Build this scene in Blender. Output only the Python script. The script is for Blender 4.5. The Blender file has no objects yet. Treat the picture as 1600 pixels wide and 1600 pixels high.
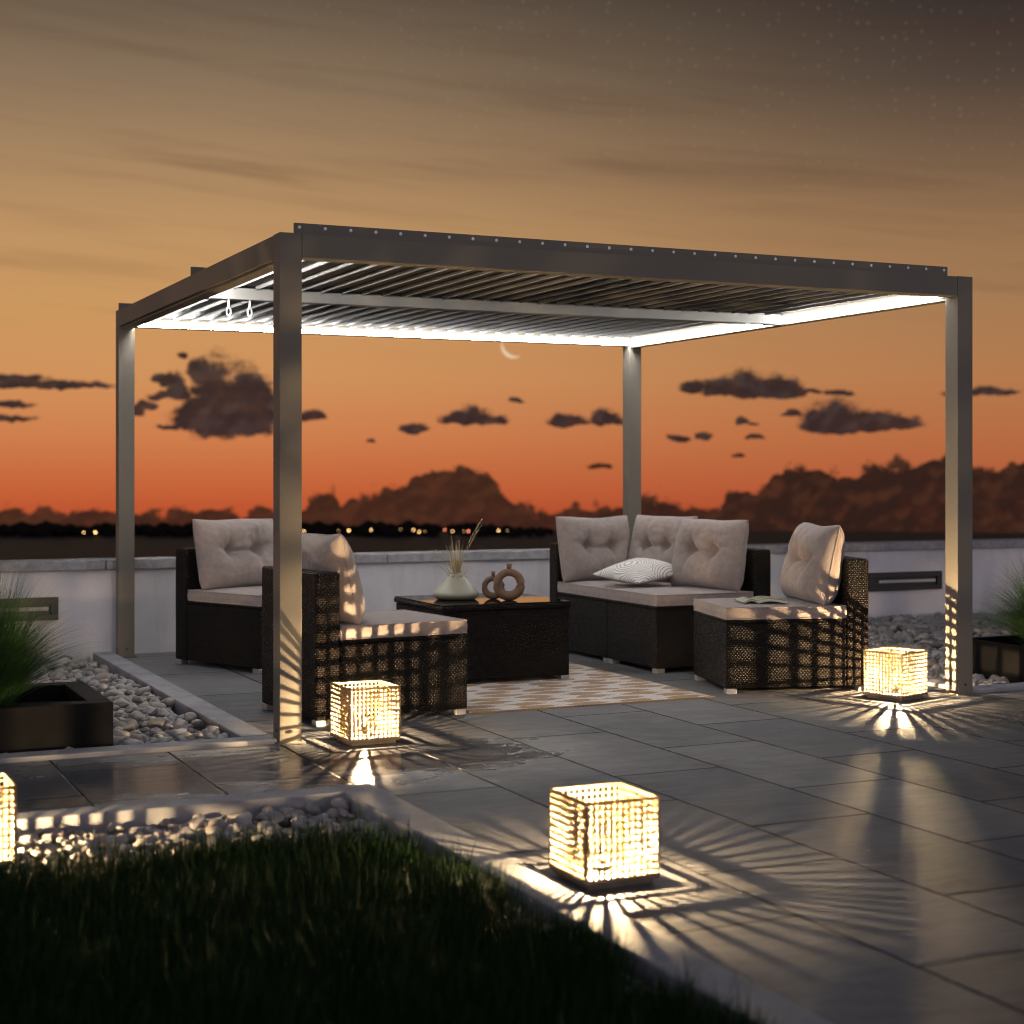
import bpy, bmesh, math, random
import numpy as np
from mathutils import Vector, Matrix, noise as mnoise

random.seed(7); rng = np.random.default_rng(7)
scene = bpy.context.scene
COL = scene.collection
rad = math.radians

# ------------------------------------------------------------------ helpers
def lin(c):
    c /= 255.0
    return c / 12.92 if c <= .04045 else ((c + .055) / 1.055) ** 2.4
def S(r, g, b): return (lin(r), lin(g), lin(b), 1)

def link(o, parent=None):
    COL.objects.link(o)
    if parent: o.parent = parent
    return o
def tag(o, label, cat, group=None, kind=None):
    o['label'] = label; o['category'] = cat
    if group: o['group'] = group
    if kind: o['kind'] = kind
    return o
def empty(name, loc=(0, 0, 0), rz=0.0):
    o = bpy.data.objects.new(name, None); o.empty_display_size = .1
    o.location = loc; o.rotation_euler = (0, 0, rz)
    return link(o)
def put(name, bm, mat, parent=None, smooth=False, uv=False, kind=None):
    if uv: boxuv(bm)
    me = bpy.data.meshes.new(name); bm.to_mesh(me); bm.free()
    if smooth:
        for p in me.polygons: p.use_smooth = True
    if mat: me.materials.append(mat)
    o = bpy.data.objects.new(name, me); link(o, parent)
    if kind: o['kind'] = kind
    return o
def box(bm, x0, x1, y0, y1, z0, z1, bev=0.0, seg=2):
    r = bmesh.ops.create_cube(bm, size=1, matrix=Matrix.Translation(((x0+x1)/2, (y0+y1)/2, (z0+z1)/2)) @ Matrix.Diagonal((x1-x0, y1-y0, z1-z0, 1)))
    if bev:
        es = list({e for v in r['verts'] for e in v.link_edges})
        bmesh.ops.bevel(bm, geom=es, offset=bev, segments=seg, profile=.5, affect='EDGES', clamp_overlap=True)
    return bm
def nbox(*a, **k): return box(bmesh.new(), *a, **k)
def boxuv(bm):
    uvl = bm.loops.layers.uv.new('UV')
    bm.normal_update()
    for f in bm.faces:
        n = f.normal; ax = max(range(3), key=lambda i: abs(n[i]))
        for l in f.loops:
            c = l.vert.co
            l[uvl].uv = (c.y, c.z) if ax == 0 else ((c.x, c.z) if ax == 1 else (c.x, c.y))
def tube(bm, pts, r, n=8, closed=False):
    """round tube along points; r number or list"""
    pts = [Vector(p) for p in pts]; m = len(pts); rings = []
    up = Vector((0, 0, 1))
    for i, p in enumerate(pts):
        a = pts[(i-1) % m] if (closed or i > 0) else p
        b = pts[(i+1) % m] if (closed or i < m-1) else p
        t = (b - a).normalized()
        u = t.cross(up)
        if u.length < 1e-3: u = t.cross(Vector((0, 1, 0)))
        u.normalize(); v = t.cross(u)
        rr = r[i] if isinstance(r, (list, tuple)) else r
        rings.append([bm.verts.new(p + (u*math.cos(2*math.pi*k/n) + v*math.sin(2*math.pi*k/n))*rr) for k in range(n)])
    for i in range(m if closed else m-1):
        A, B = rings[i], rings[(i+1) % m]
        for k in range(n): bm.faces.new((A[k], A[(k+1) % n], B[(k+1) % n], B[k]))
    if not closed:
        bm.faces.new(rings[0][::-1]); bm.faces.new(rings[-1])
    return bm
def lathe(bm, prof, n=48):
    rings = [[bm.verts.new((r*math.cos(2*math.pi*k/n), r*math.sin(2*math.pi*k/n), z)) for k in range(n)] for r, z in prof]
    for A, B in zip(rings, rings[1:]):
        for k in range(n): bm.faces.new((A[k], A[(k+1) % n], B[(k+1) % n], B[k]))
    bm.faces.new(rings[0][::-1]); bm.faces.new(rings[-1])
    return bm
def np_mesh(name, V, F, mat, smooth=True, parent=None):
    """V (n,3), F (m,k) equal size polygons"""
    V = np.ascontiguousarray(V, dtype=np.float32); F = np.ascontiguousarray(F, dtype=np.int32)
    me = bpy.data.meshes.new(name); m, k = F.shape
    me.vertices.add(len(V)); me.vertices.foreach_set('co', V.ravel())
    me.loops.add(m*k); me.loops.foreach_set('vertex_index', F.ravel())
    me.polygons.add(m); me.polygons.foreach_set('loop_start', np.arange(0, m*k, k, dtype=np.int32))
    me.polygons.foreach_set('loop_total', np.full(m, k, dtype=np.int32))
    me.polygons.foreach_set('use_smooth', np.full(m, smooth, dtype=bool))
    me.update(calc_edges=True); me.validate()
    me.materials.append(mat)
    o = bpy.data.objects.new(name, me)
    return link(o, parent)

# ------------------------------------------------------------------ node helper
class NT:
    def __init__(s, tree): s.t = tree; s.n = tree.nodes; s.l = tree.links
    def new(s, typ, **kw):
        nd = s.n.new(typ)
        for k, v in kw.items(): setattr(nd, k, v)
        return nd
    def setin(s, sock, v):
        if isinstance(v, bpy.types.NodeSocket): s.l.new(v, sock)
        elif v is not None:
            try: sock.default_value = v
            except TypeError: sock.default_value = tuple(v)[:len(sock.default_value)]
    def math(s, op, a, b=None, c=None, clamp=False):
        nd = s.new('ShaderNodeMath', operation=op, use_clamp=clamp)
        s.setin(nd.inputs[0], a)
        if b is not None: s.setin(nd.inputs[1], b)
        if c is not None: s.setin(nd.inputs[2], c)
        return nd.outputs[0]
    def vmath(s, op, a, b=None):
        nd = s.new('ShaderNodeVectorMath', operation=op)
        s.setin(nd.inputs[0], a)
        if b is not None: s.setin(nd.inputs[1], b)
        return nd.outputs['Value' if op in ('LENGTH', 'DOT_PRODUCT') else 'Vector']
    def mix(s, f, a, b, mode='MIX'):
        nd = s.new('ShaderNodeMix', data_type='RGBA', blend_type=mode)
        s.setin(nd.inputs[0], f); s.setin(nd.inputs[6], a); s.setin(nd.inputs[7], b)
        return nd.outputs[2]
    def sep(s, v):
        nd = s.new('ShaderNodeSeparateXYZ'); s.setin(nd.inputs[0], v); return nd.outputs
    def comb(s, x, y, z=0.0):
        nd = s.new('ShaderNodeCombineXYZ')
        for i, q in enumerate((x, y, z)): s.setin(nd.inputs[i], q)
        return nd.outputs[0]
    def noise(s, vec, scale, detail=4, rough=.5, dist=0.0):
        nd = s.new('ShaderNodeTexNoise'); s.setin(nd.inputs['Vector'], vec)
        nd.inputs['Scale'].default_value = scale; nd.inputs['Detail'].default_value = detail
        nd.inputs['Roughness'].default_value = rough; nd.inputs['Distortion'].default_value = dist
        return nd.outputs['Fac']
    def ramp(s, f, stops, interp='LINEAR'):
        nd = s.new('ShaderNodeValToRGB'); cr = nd.color_ramp; cr.interpolation = interp
        while len(cr.elements) < len(stops): cr.elements.new(.5)
        for e, (p, c) in zip(cr.elements, stops):
            e.position = p; e.color = c if len(c) == 4 else (*c, 1)
        s.setin(nd.inputs[0], f); return nd.outputs[0]
    def smooth(s, v, a, b, lo=0.0, hi=1.0):
        nd = s.new('ShaderNodeMapRange', interpolation_type='SMOOTHSTEP')
        s.setin(nd.inputs[0], v)
        for i, q in enumerate((a, b, lo, hi)): nd.inputs[i+1].default_value = q
        return nd.outputs[0]
    def bump(s, h, strength=1.0, dist=.01, normal=None):
        nd = s.new('ShaderNodeBump'); nd.inputs['Strength'].default_value = strength
        nd.inputs['Distance'].default_value = dist; s.setin(nd.inputs['Height'], h)
        if normal is not None: s.l.new(normal, nd.inputs['Normal'])
        return nd.outputs[0]

def material(name, col=(.5, .5, .5, 1), rough=.5, metal=0.0, spec=.5):
    m = bpy.data.materials.new(name); m.use_nodes = True
    nt = NT(m.node_tree); b = nt.n['Principled BSDF']
    b.inputs['Base Color'].default_value = col if len(col) == 4 else (*col, 1)
    b.inputs['Roughness'].default_value = rough; b.inputs['Metallic'].default_value = metal
    b.inputs['Specular IOR Level'].default_value = spec
    return m, nt, b
def gray(v): return (v, v, v, 1)

# ------------------------------------------------------------------ materials
def mat_metal():
    m, nt, b = material('taupe_powder_coat', (.160, .144, .118, 1), .62, 0, .18)
    tc = nt.new('ShaderNodeTexCoord').outputs['Object']
    n = nt.noise(tc, 900, 2); n2 = nt.noise(tc, 3.0, 3)
    nt.l.new(nt.bump(n, .12, .002), b.inputs['Normal'])
    nt.l.new(nt.math('MULTIPLY_ADD', n2, .14, .50), b.inputs['Roughness'])
    return m
def mat_wicker():
    m, nt, b = material('dark_wicker', (.02, .014, .01, 1), .34, 0, .16)
    uv = nt.new('ShaderNodeUVMap').outputs[0]
    s = nt.sep(uv)
    U = nt.math('DIVIDE', s[0], .019); V = nt.math('DIVIDE', s[1], .0105)
    row = nt.math('FLOOR', V); par = nt.math('MULTIPLY', nt.math('MODULO', nt.math('ABSOLUTE', row), 2.0), .5)
    U2 = nt.math('ADD', U, par)
    fu = nt.math('SUBTRACT', nt.math('FRACT', U2), .5); fv = nt.math('SUBTRACT', nt.math('FRACT', V), .5)
    hu = nt.math('SUBTRACT', 1.0, nt.math('MULTIPLY', nt.math('MULTIPLY', fu, fu), 3.7))
    hv = nt.math('SQRT', nt.math('MAXIMUM', nt.math('SUBTRACT', 1.0, nt.math('MULTIPLY', nt.math('MULTIPLY', fv, fv), 3.95)), 0.0))
    h = nt.math('MULTIPLY', hu, hv)
    cell = nt.comb(nt.math('FLOOR', U2), row, 0.0)
    wn = nt.new('ShaderNodeTexWhiteNoise'); nt.l.new(cell, wn.inputs['Vector'])
    strand = nt.mix(wn.outputs['Value'], (.005, .0035, .0028, 1), (.012, .008, .0055, 1))
    c = nt.mix(nt.smooth(h, .05, .6), (.002, .0015, .001, 1), strand)
    nt.l.new(c, b.inputs['Base Color'])
    nt.l.new(nt.bump(h, 1.0, .006), b.inputs['Normal'])
    nt.l.new(nt.math('MULTIPLY_ADD', wn.outputs['Value'], .2, .34), b.inputs['Roughness'])
    return m
def mat_fabric(name, c1, c2, bs=.5):
    m, nt, b = material(name, c1, .9, 0, .2)
    tc = nt.new('ShaderNodeTexCoord').outputs['Object']
    s = nt.sep(tc)
    w = nt.math('ADD', nt.math('SINE', nt.math('MULTIPLY', nt.math('ADD', s[0], s[1]), 2600)), nt.math('SINE', nt.math('MULTIPLY', s[2], 2600)))
    n = nt.noise(tc, 26, 6, .6); n2 = nt.noise(tc, 240, 3)
    mix = nt.math('ADD', nt.math('MULTIPLY', n, .6), nt.math('MULTIPLY', n2, .4))
    nt.l.new(nt.mix(nt.smooth(mix, .32, .68), c1, c2), b.inputs['Base Color'])
    b.inputs['Sheen Weight'].default_value = .25; b.inputs['Sheen Roughness'].default_value = .5
    h = nt.math('ADD', nt.math('MULTIPLY', w, .12), nt.math('MULTIPLY', n, 1.6))
    nt.l.new(nt.bump(h, bs, .004), b.inputs['Normal'])
    return m
def mat_stone():
    """slate-like paving in 0.5 x 1.0 m slabs laid in running bond, with damp glossy patches"""
    m, nt, b = material('slate_paving', (.1, .1, .1, 1), .4)
    tc = nt.new('ShaderNodeTexCoord').outputs['Object']
    s = nt.sep(tc)
    wob = nt.math('MULTIPLY', nt.math('SUBTRACT', nt.noise(tc, 14, 4, .6), .5), .012)
    X = nt.math('DIVIDE', nt.math('ADD', s[0], wob), .5); colm = nt.math('FLOOR', X)
    off = nt.math('MULTIPLY', nt.math('MODULO', nt.math('ABSOLUTE', colm), 2.0), .5)
    Y = nt.math('ADD', nt.math('ADD', nt.math('ADD', s[1], wob), .80), nt.math('SUBTRACT', .5, off))
    rowy = nt.math('FLOOR', Y)
    fx = nt.math('MULTIPLY', nt.math('SUBTRACT', .5, nt.math('ABSOLUTE', nt.math('SUBTRACT', nt.math('FRACT', X), .5))), .5)
    fy = nt.math('SUBTRACT', .5, nt.math('ABSOLUTE', nt.math('SUBTRACT', nt.math('FRACT', Y), .5)))
    d = nt.math('MINIMUM', fx, fy)
    joint = nt.smooth(d, .002, .0075)
    cell = nt.comb(colm, rowy, 3.0)
    wn = nt.new('ShaderNodeTexWhiteNoise'); nt.l.new(cell, wn.inputs['Vector'])
    # streaky cleft surface
    st = nt.vmath('ADD', nt.vmath('MULTIPLY', tc, (1.0, 4.2, 1.0)), nt.vmath('MULTIPLY', wn.outputs['Color'], (30, 30, 30)))
    n1 = nt.noise(st, 2.2, 8, .62, .6); n2 = nt.noise(st, 9, 8, .65, .3); n3 = nt.noise(tc, 120, 3)
    h = nt.math('ADD', nt.math('ADD', nt.math('MULTIPLY', n1, .9), nt.math('MULTIPLY', n2, .5)), nt.math('MULTIPLY', n3, .06))
    tone = nt.math('ADD', nt.math('MULTIPLY', n2, .55), nt.math('MULTIPLY', n1, .45))
    c = nt.mix(nt.smooth(tone, .3, .7), (.075, .079, .087, 1), (.225, .220, .226, 1))
    c = nt.mix(.5, c, nt.mix(wn.outputs['Value'], (.075, .078, .085, 1), (.215, .207, .208, 1)))
    stain = nt.smooth(nt.noise(tc, 1.7, 7, .68, .8), .50, .68)
    c = nt.mix(nt.math('MULTIPLY', stain, .45), c, (.06, .058, .056, 1))
    joint = nt.math('MULTIPLY', joint, nt.smooth(nt.math('ADD', d, nt.math('MULTIPLY', nt.noise(tc, 45, 4, .7), .02)), .010, .019, .55, 1))
    c = nt.mix(joint, (.014, .013, .012, 1), c)
    def wet_or_shade(x, y, a, c):   # oval mask: damp low-lying parts, and the painted foreground shade
        q = nt.vmath('MULTIPLY', nt.vmath('SUBTRACT', tc, (x, y, 0)), (1/a, 1/c, 0))
        return nt.math('SUBTRACT', 1.0, nt.vmath('LENGTH', q))
    pl = nt.math('MAXIMUM', nt.math('MAXIMUM', wet_or_shade(-.6, -.55, 1.7, .75), wet_or_shade(.4, -.5, .9, .8)), nt.math('MAXIMUM', wet_or_shade(3.9, -1.5, .9, .35), wet_or_shade(4.3, -.9, 1.2, .6)))
    nearshade = nt.smooth(nt.math('ADD', wet_or_shade(2.6, -4.6, 3.9, 3.2), nt.math('MULTIPLY', nt.math('SUBTRACT', nt.noise(tc, 1.8, 5, .6), .5), .7)), -.05, .6)  # foreground shade painted in: darkens the near slabs' colour only, no gloss
    pl = nt.math('ADD', nt.math('MAXIMUM', pl, -.5), nt.math('MULTIPLY', nt.math('SUBTRACT', nt.noise(nt.vmath('MULTIPLY', tc, (1, 1.6, 1)), 2.2, 5, .6), .5), 1.3))
    wet = nt.smooth(pl, -.30, .80)
    c = nt.mix(nt.math('MULTIPLY', nt.math('MAXIMUM', wet, nearshade), .75), c, nt.mix(1.0, c, (.34, .39, .50, 1), 'MULTIPLY'))
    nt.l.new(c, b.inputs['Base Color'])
    nt.l.new(nt.math('MULTIPLY_ADD', wet, .16, .11), b.inputs['Specular IOR Level'])
    r = nt.math('SUBTRACT', .56, nt.math('MULTIPLY', wet, .42))
    r = nt.math('ADD', r, nt.math('MULTIPLY', nt.math('SUBTRACT', n2, .5), .20))
    r = nt.math('MAXIMUM', r, .12)
    nt.l.new(nt.mix(joint, gray(.9), nt.comb(r, r, r)), b.inputs['Roughness'])
    hh = nt.math('ADD', nt.math('MULTIPLY', nt.math('MULTIPLY', h, .0072), nt.math('SUBTRACT', 1.0, nt.math('MULTIPLY', wet, .80))), nt.math('MULTIPLY', joint, .005))
    rc = nt.sep(wn.outputs['Color'])
    tilt = nt.math('ADD', nt.math('MULTIPLY', nt.math('SUBTRACT', rc[0], .5), nt.math('MULTIPLY', nt.math('FRACT', X), .009)), nt.math('MULTIPLY', nt.math('SUBTRACT', rc[1], .5), nt.math('MULTIPLY', nt.math('FRACT', Y), .018)))
    hh = nt.math('ADD', hh, tilt)
    nt.l.new(nt.bump(hh, 1.0, 1.0), b.inputs['Normal'])
    return m
def mat_concrete(name, c1, c2, scale=9, bs=.3, rough=.75):
    m, nt, b = material(name, c1, rough, 0, .35)
    tc = nt.new('ShaderNodeTexCoord').outputs['Object']
    n = nt.noise(tc, scale, 8, .65); n2 = nt.noise(tc, scale*22, 3)
    nt.l.new(nt.mix(nt.smooth(n, .3, .7), c1, c2), b.inputs['Base Color'])
    nt.l.new(nt.bump(nt.math('ADD', n, nt.math('MULTIPLY', n2, .5)), bs, .01), b.inputs['Normal'])
    return m
def mat_stucco():
    m, nt, b = material('white_stucco', (.6, .6, .6, 1), .85, 0, .25)
    tc = nt.new('ShaderNodeTexCoord').outputs['Object']
    n = nt.noise(tc, 1.6, 6, .6); n2 = nt.noise(tc, 60, 6, .7); st = nt.noise(nt.vmath('MULTIPLY', tc, (7, 7, .8)), 1, 5, .6)
    c = nt.mix(nt.smooth(n, .3, .75), (.66, .64, .66, 1), (.52, .505, .52, 1))
    c = nt.mix(nt.math('MULTIPLY', nt.smooth(st, .52, .75), .35), c, (.38, .365, .355, 1))
    nt.l.new(c, b.inputs['Base Color'])
    nt.l.new(nt.bump(n2, .45, .006), b.inputs['Normal'])
    return m
def mat_pebble():
    m, nt, b = material('river_pebble', (.3, .3, .3, 1), .6, 0, .4)
    g = nt.new('ShaderNodeNewGeometry').outputs['Random Per Island']
    tc = nt.new('ShaderNodeTexCoord').outputs['Object']
    c = nt.ramp(g, [(0, (.17, .16, .155)), (.35, (.34, .32, .305)), (.6, (.29, .245, .21)), (.8, (.42, .40, .385)), (1, (.22, .205, .2))])
    n = nt.noise(tc, 70, 6, .7)
    nt.l.new(nt.mix(nt.math('MULTIPLY', n, .35), c, nt.mix(.5, c, (.14, .13, .12, 1))), b.inputs['Base Color'])
    nt.l.new(nt.bump(n, .35, .004), b.inputs['Normal'])
    return m
def mat_blade(name, cols, rough=.5, trans=.25):
    m, nt, b = material(name, cols[0], .7, 0, .15)
    g = nt.new('ShaderNodeNewGeometry').outputs['Random Per Island']
    k = len(cols)-1
    nt.l.new(nt.ramp(g, [(i/k, c) for i, c in enumerate(cols)]), b.inputs['Base Color'])
    b.inputs['Subsurface Weight'].default_value = 0
    return m
def mat_emit(name, col, strength):
    m = bpy.data.materials.new(name); m.use_nodes = True
    nt = NT(m.node_tree); nt.n.clear()
    e = nt.new('ShaderNodeEmission'); o = nt.new('ShaderNodeOutputMaterial')
    e.inputs[0].default_value = (*col, 1); e.inputs[1].default_value = strength
    nt.l.new(e.outputs[0], o.inputs[0]); return m
def mat_rug():
    m, nt, b = material('woven_rug', (.5, .3, .1, 1), .95, 0, .1)
    tc = nt.new('ShaderNodeTexCoord').outputs['Object']; s = nt.sep(tc)
    rowf = nt.math('DIVIDE', s[1], .021); row = nt.math('FLOOR', rowf)
    rn = nt.new('ShaderNodeTexWhiteNoise'); nt.l.new(nt.comb(row, 1.0, 2.0), rn.inputs['Vector'])
    # repeated medallions along the length, edges broken row by row
    jx = nt.math('ADD', s[0], nt.math('MULTIPLY', nt.math('SUBTRACT', rn.outputs['Value'], .5), .05))
    band = nt.math('MODULO', nt.math('ABSOLUTE', nt.math('FLOOR', nt.math('DIVIDE', s[1], .23))), 2.0)
    a = nt.math('SINE', nt.math('ADD', nt.math('MULTIPLY', jx, 2*math.pi/.30), nt.math('MULTIPLY', band, math.pi)))
    c_ = nt.math('SINE', nt.math('MULTIPLY', s[1], 2*math.pi/.23))
    mot = nt.math('ADD', nt.math('MULTIPLY', a, .50), nt.math('ABSOLUTE', nt.math('MULTIPLY', c_, 1.0)))
    mot = nt.math('ADD', mot, nt.math('MULTIPLY', nt.math('SUBTRACT', nt.noise(nt.vmath('MULTIPLY', tc, (1, 2.2, 1)), 7, 5, .7), .5), 2.4))
    mask = nt.smooth(mot, .58, .68)
    ziga = nt.math('SINE', nt.math('MULTIPLY', s[0], 2*math.pi/.024))
    fr = nt.math('FRACT', rowf)
    speck = nt.smooth(nt.math('ADD', nt.math('MULTIPLY', ziga, .3), nt.math('ABSOLUTE', nt.math('SUBTRACT', fr, .5))), .50, .66)
    white = nt.mix(nt.math('MULTIPLY', speck, .75), (.74, .68, .64, 1), (.22, .18, .165, 1))
    och = nt.mix(nt.math('MULTIPLY', speck, .6), (.44, .30, .19, 1), (.22, .14, .09, 1))
    hem = nt.math('LESS_THAN', nt.math('MINIMUM', s[1], nt.math('SUBTRACT', 1.43, s[0])), .014)
    nt.l.new(nt.mix(hem, nt.mix(mask, white, och), (.30, .20, .12, 1)), b.inputs['Base Color'])
    h = nt.math('ADD', nt.math('SINE', nt.math('MULTIPLY', rowf, 2*math.pi)), ziga)
    nt.l.new(nt.bump(h, .5, .004), b.inputs['Normal'])
    return m
def mat_pillow():
    m, nt, b = material('lined_pillow_cloth', (.7, .68, .65, 1), .9, 0, .15)
    tc = nt.new('ShaderNodeTexCoord').outputs['Object']
    best = None
    n = nt.math('MULTIPLY', nt.noise(tc, 7, 3), .03)
    # nests of contour rings around scattered centres
    vo = nt.new('ShaderNodeTexVoronoi', feature='F1'); vo.inputs['Scale'].default_value = 3.4
    nt.l.new(nt.vmath('MULTIPLY', tc, (1, 1, 0)), vo.inputs['Vector'])
    d = nt.math('ADD', vo.outputs['Distance'], nt.math('MULTIPLY', n, 4.0))
    line = nt.math('SINE', nt.math('MULTIPLY', d, 2*math.pi*24))
    k = nt.smooth(line, .35, .75)
    nt.l.new(nt.mix(nt.math('MULTIPLY', k, .8), (.72, .69, .66, 1), (.20, .185, .175, 1)), b.inputs['Base Color'])
    nt.l.new(nt.bump(nt.noise(tc, 300, 2), .3, .002), b.inputs['Normal'])
    return m
def mat_water():
    m, nt, b = material('dark_sea', (.018, .016, .017, 1), .55, 0, .08)
    tc = nt.new('ShaderNodeTexCoord').outputs['Object']
    n = nt.noise(nt.vmath('MULTIPLY', tc, (.03, .08, 1)), 1.2, 6, .65)
    nt.l.new(nt.mix(nt.smooth(n, .4, .7), (.018, .015, .016, 1), (.060, .052, .052, 1)), b.inputs['Base Color'])
    nt.l.new(nt.bump(n, 1.0, 3.0), b.inputs['Normal'])
    return m

M = dict(
    metal=mat_metal(), wicker=mat_wicker(),
    fabric=mat_fabric('taupe_fabric', (.25, .203, .185, 1), (.325, .267, .243, 1)),
    stone=mat_stone(),
    kerb=mat_concrete('kerb_concrete', (.32, .32, .34, 1), (.23, .23, .245, 1), 6, .25),
    cope=mat_concrete('coping_stone', (.34, .335, .345, 1), (.22, .215, .22, 1), 16, .4),
    stucco=mat_stucco(), pebble=mat_pebble(),
    soil=mat_concrete('dark_soil', (.018, .014, .011, 1), (.03, .024, .018, 1), 30, 1, .95),
    lawn=mat_blade('lawn_green', [(.0025, .010, .0015, 1), (.005, .022, .0025, 1), (.011, .036, .004, 1), (.007, .026, .003, 1)]),
    tuft=mat_blade('tuft_green', [(.022, .062, .016, 1), (.060, .150, .036, 1), (.042, .105, .026, 1), (.12, .17, .06, 1)]),
    straw=mat_blade('straw', [(.42, .34, .19, 1), (.60, .50, .31, 1), (.30, .25, .11, 1)]),
    planter=mat_concrete('charcoal_planter', (.005, .005, .005, 1), (.010, .009, .008, 1), 8, .15, .6),
    frame=material('dark_steel', (.025, .024, .024, 1), .4, .3)[0],
    steel=material('brushed_foot', (.45, .44, .43, 1), .38, .7)[0],
    screw=material('pale_screw', (.85, .85, .85, 1), .3, .0)[0],
    white=material('white_plastic', (.85, .85, .85, 1), .35)[0],
    slot=material('slot_lip', (.42, .40, .40, 1), .5)[0],
    rug=mat_rug(), pillow=mat_pillow(), water=mat_water(),
    led=mat_emit('led_diffuser', (1, .975, .945), 112.0), led_dim=mat_emit('led_diffuser_dim', (1, .965, .93), 26.0),
    bulb=mat_emit('warm_bulb', (1, .69, .36), 420000.0),
    paper=material('page_paper', (.62, .58, .48, 1), .8)[0],
    shore=material('far_wood', (.010, .008, .007, 1), .95, 0, .05)[0],
)
_pb = M['planter'].node_tree.nodes['Principled BSDF']; _pb.inputs['Specular IOR Level'].default_value = .12; _pb.inputs['Roughness'].default_value = .7
M['louvre'], _n, _b = material('louvre_paint', (.032, .030, .029, 1), .6, 0, .2)
M['lipgrey'] = material('louvre_lip_grey', (.20, .195, .19, 1), .6, 0, .15)[0]
M['cream'], _n, _b = material('cream_paint', (.30, .29, .275, 1), .55, 0, .2)
M['glass'], _n, _b = material('smoked_glass', (.006, .006, .006, 1), .035, 0, .5)
_b.inputs['Coat Weight'].default_value = .3; _b.inputs['Coat Roughness'].default_value = .02
M['rattan'], _n, _b = material('lantern_cane', (.36, .25, .13, 1), .55)
_tc = _n.new('ShaderNodeTexCoord').outputs['Object']
_n.l.new(_n.mix(_n.noise(_tc, 60, 4), (.17, .105, .045, 1), (.30, .205, .10, 1)), _b.inputs['Base Color'])
_n.l.new(_n.bump(_n.noise(_tc, 220, 3), .5, .003), _b.inputs['Normal'])
_t = _n.new('ShaderNodeBsdfTranslucent'); _t.inputs[0].default_value = (.50, .30, .12, 1)
_m = _n.new('ShaderNodeMixShader'); _m.inputs[0].default_value = .10
_n.l.new(_b.outputs[0], _m.inputs[1]); _n.l.new(_t.outputs[0], _m.inputs[2]); _n.l.new(_m.outputs[0], _n.n['Material Output'].inputs[0])
M['bulb_low'] = mat_emit('weak_bulb', (1, .64, .29), 90000.0)
M['tan'] = mat_concrete('lantern_foot', (.24, .19, .13, 1), (.17, .13, .09, 1), 20, .3)
M['ceramic'], _n, _b = material('sage_ceramic', (.36, .35, .27, 1), .38)
_tc = _n.new('ShaderNodeTexCoord').outputs['Object']; _z = _n.sep(_tc)[2]
_n.l.new(_n.mix(_n.smooth(_n.math('ADD', _z, _n.math('MULTIPLY', _n.noise(_tc, 20, 4), .02)), .03, .065), (.23, .21, .14, 1), (.36, .345, .265, 1)), _b.inputs['Base Color'])
M['clay'] = mat_concrete('brown_clay', (.20, .115, .065, 1), (.14, .08, .045, 1), 14, .25, .55)
M['cover'], _n, _b = material('green_cover', (.13, .145, .06, 1), .4)
_tc = _n.new('ShaderNodeTexCoord').outputs['Object']
_n.l.new(_n.mix(_n.smooth(_n.noise(_tc, 26, 3), .42, .6), (.10, .12, .045, 1), (.24, .24, .12, 1)), _b.inputs['Base Color'])

# ------------------------------------------------------------------ camera
H = 2.3
CX, CY, CZ = -.8905*H, -3.0284*H, .527*H
yaw = math.atan2(.417, .909)
FW = Vector((math.sin(yaw), math.cos(yaw), 0)); RT = Vector((math.cos(yaw), -math.sin(yaw), 0))
FPX = 2502.0
cam = bpy.data.cameras.new('camera'); cam_o = link(bpy.data.objects.new('camera', cam))
cam_o.location = (CX, CY, CZ); cam_o.rotation_euler = (math.pi/2, 0, -yaw)
cam.lens = FPX/1600*36; cam.sensor_width = 36; cam.shift_y = -59/1600
cam.clip_start = .05; cam.clip_end = 12000
cam.dof.use_dof = True; cam.dof.focus_distance = 8.1; cam.dof.aperture_fstop = 2.4
scene.camera = cam_o

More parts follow.
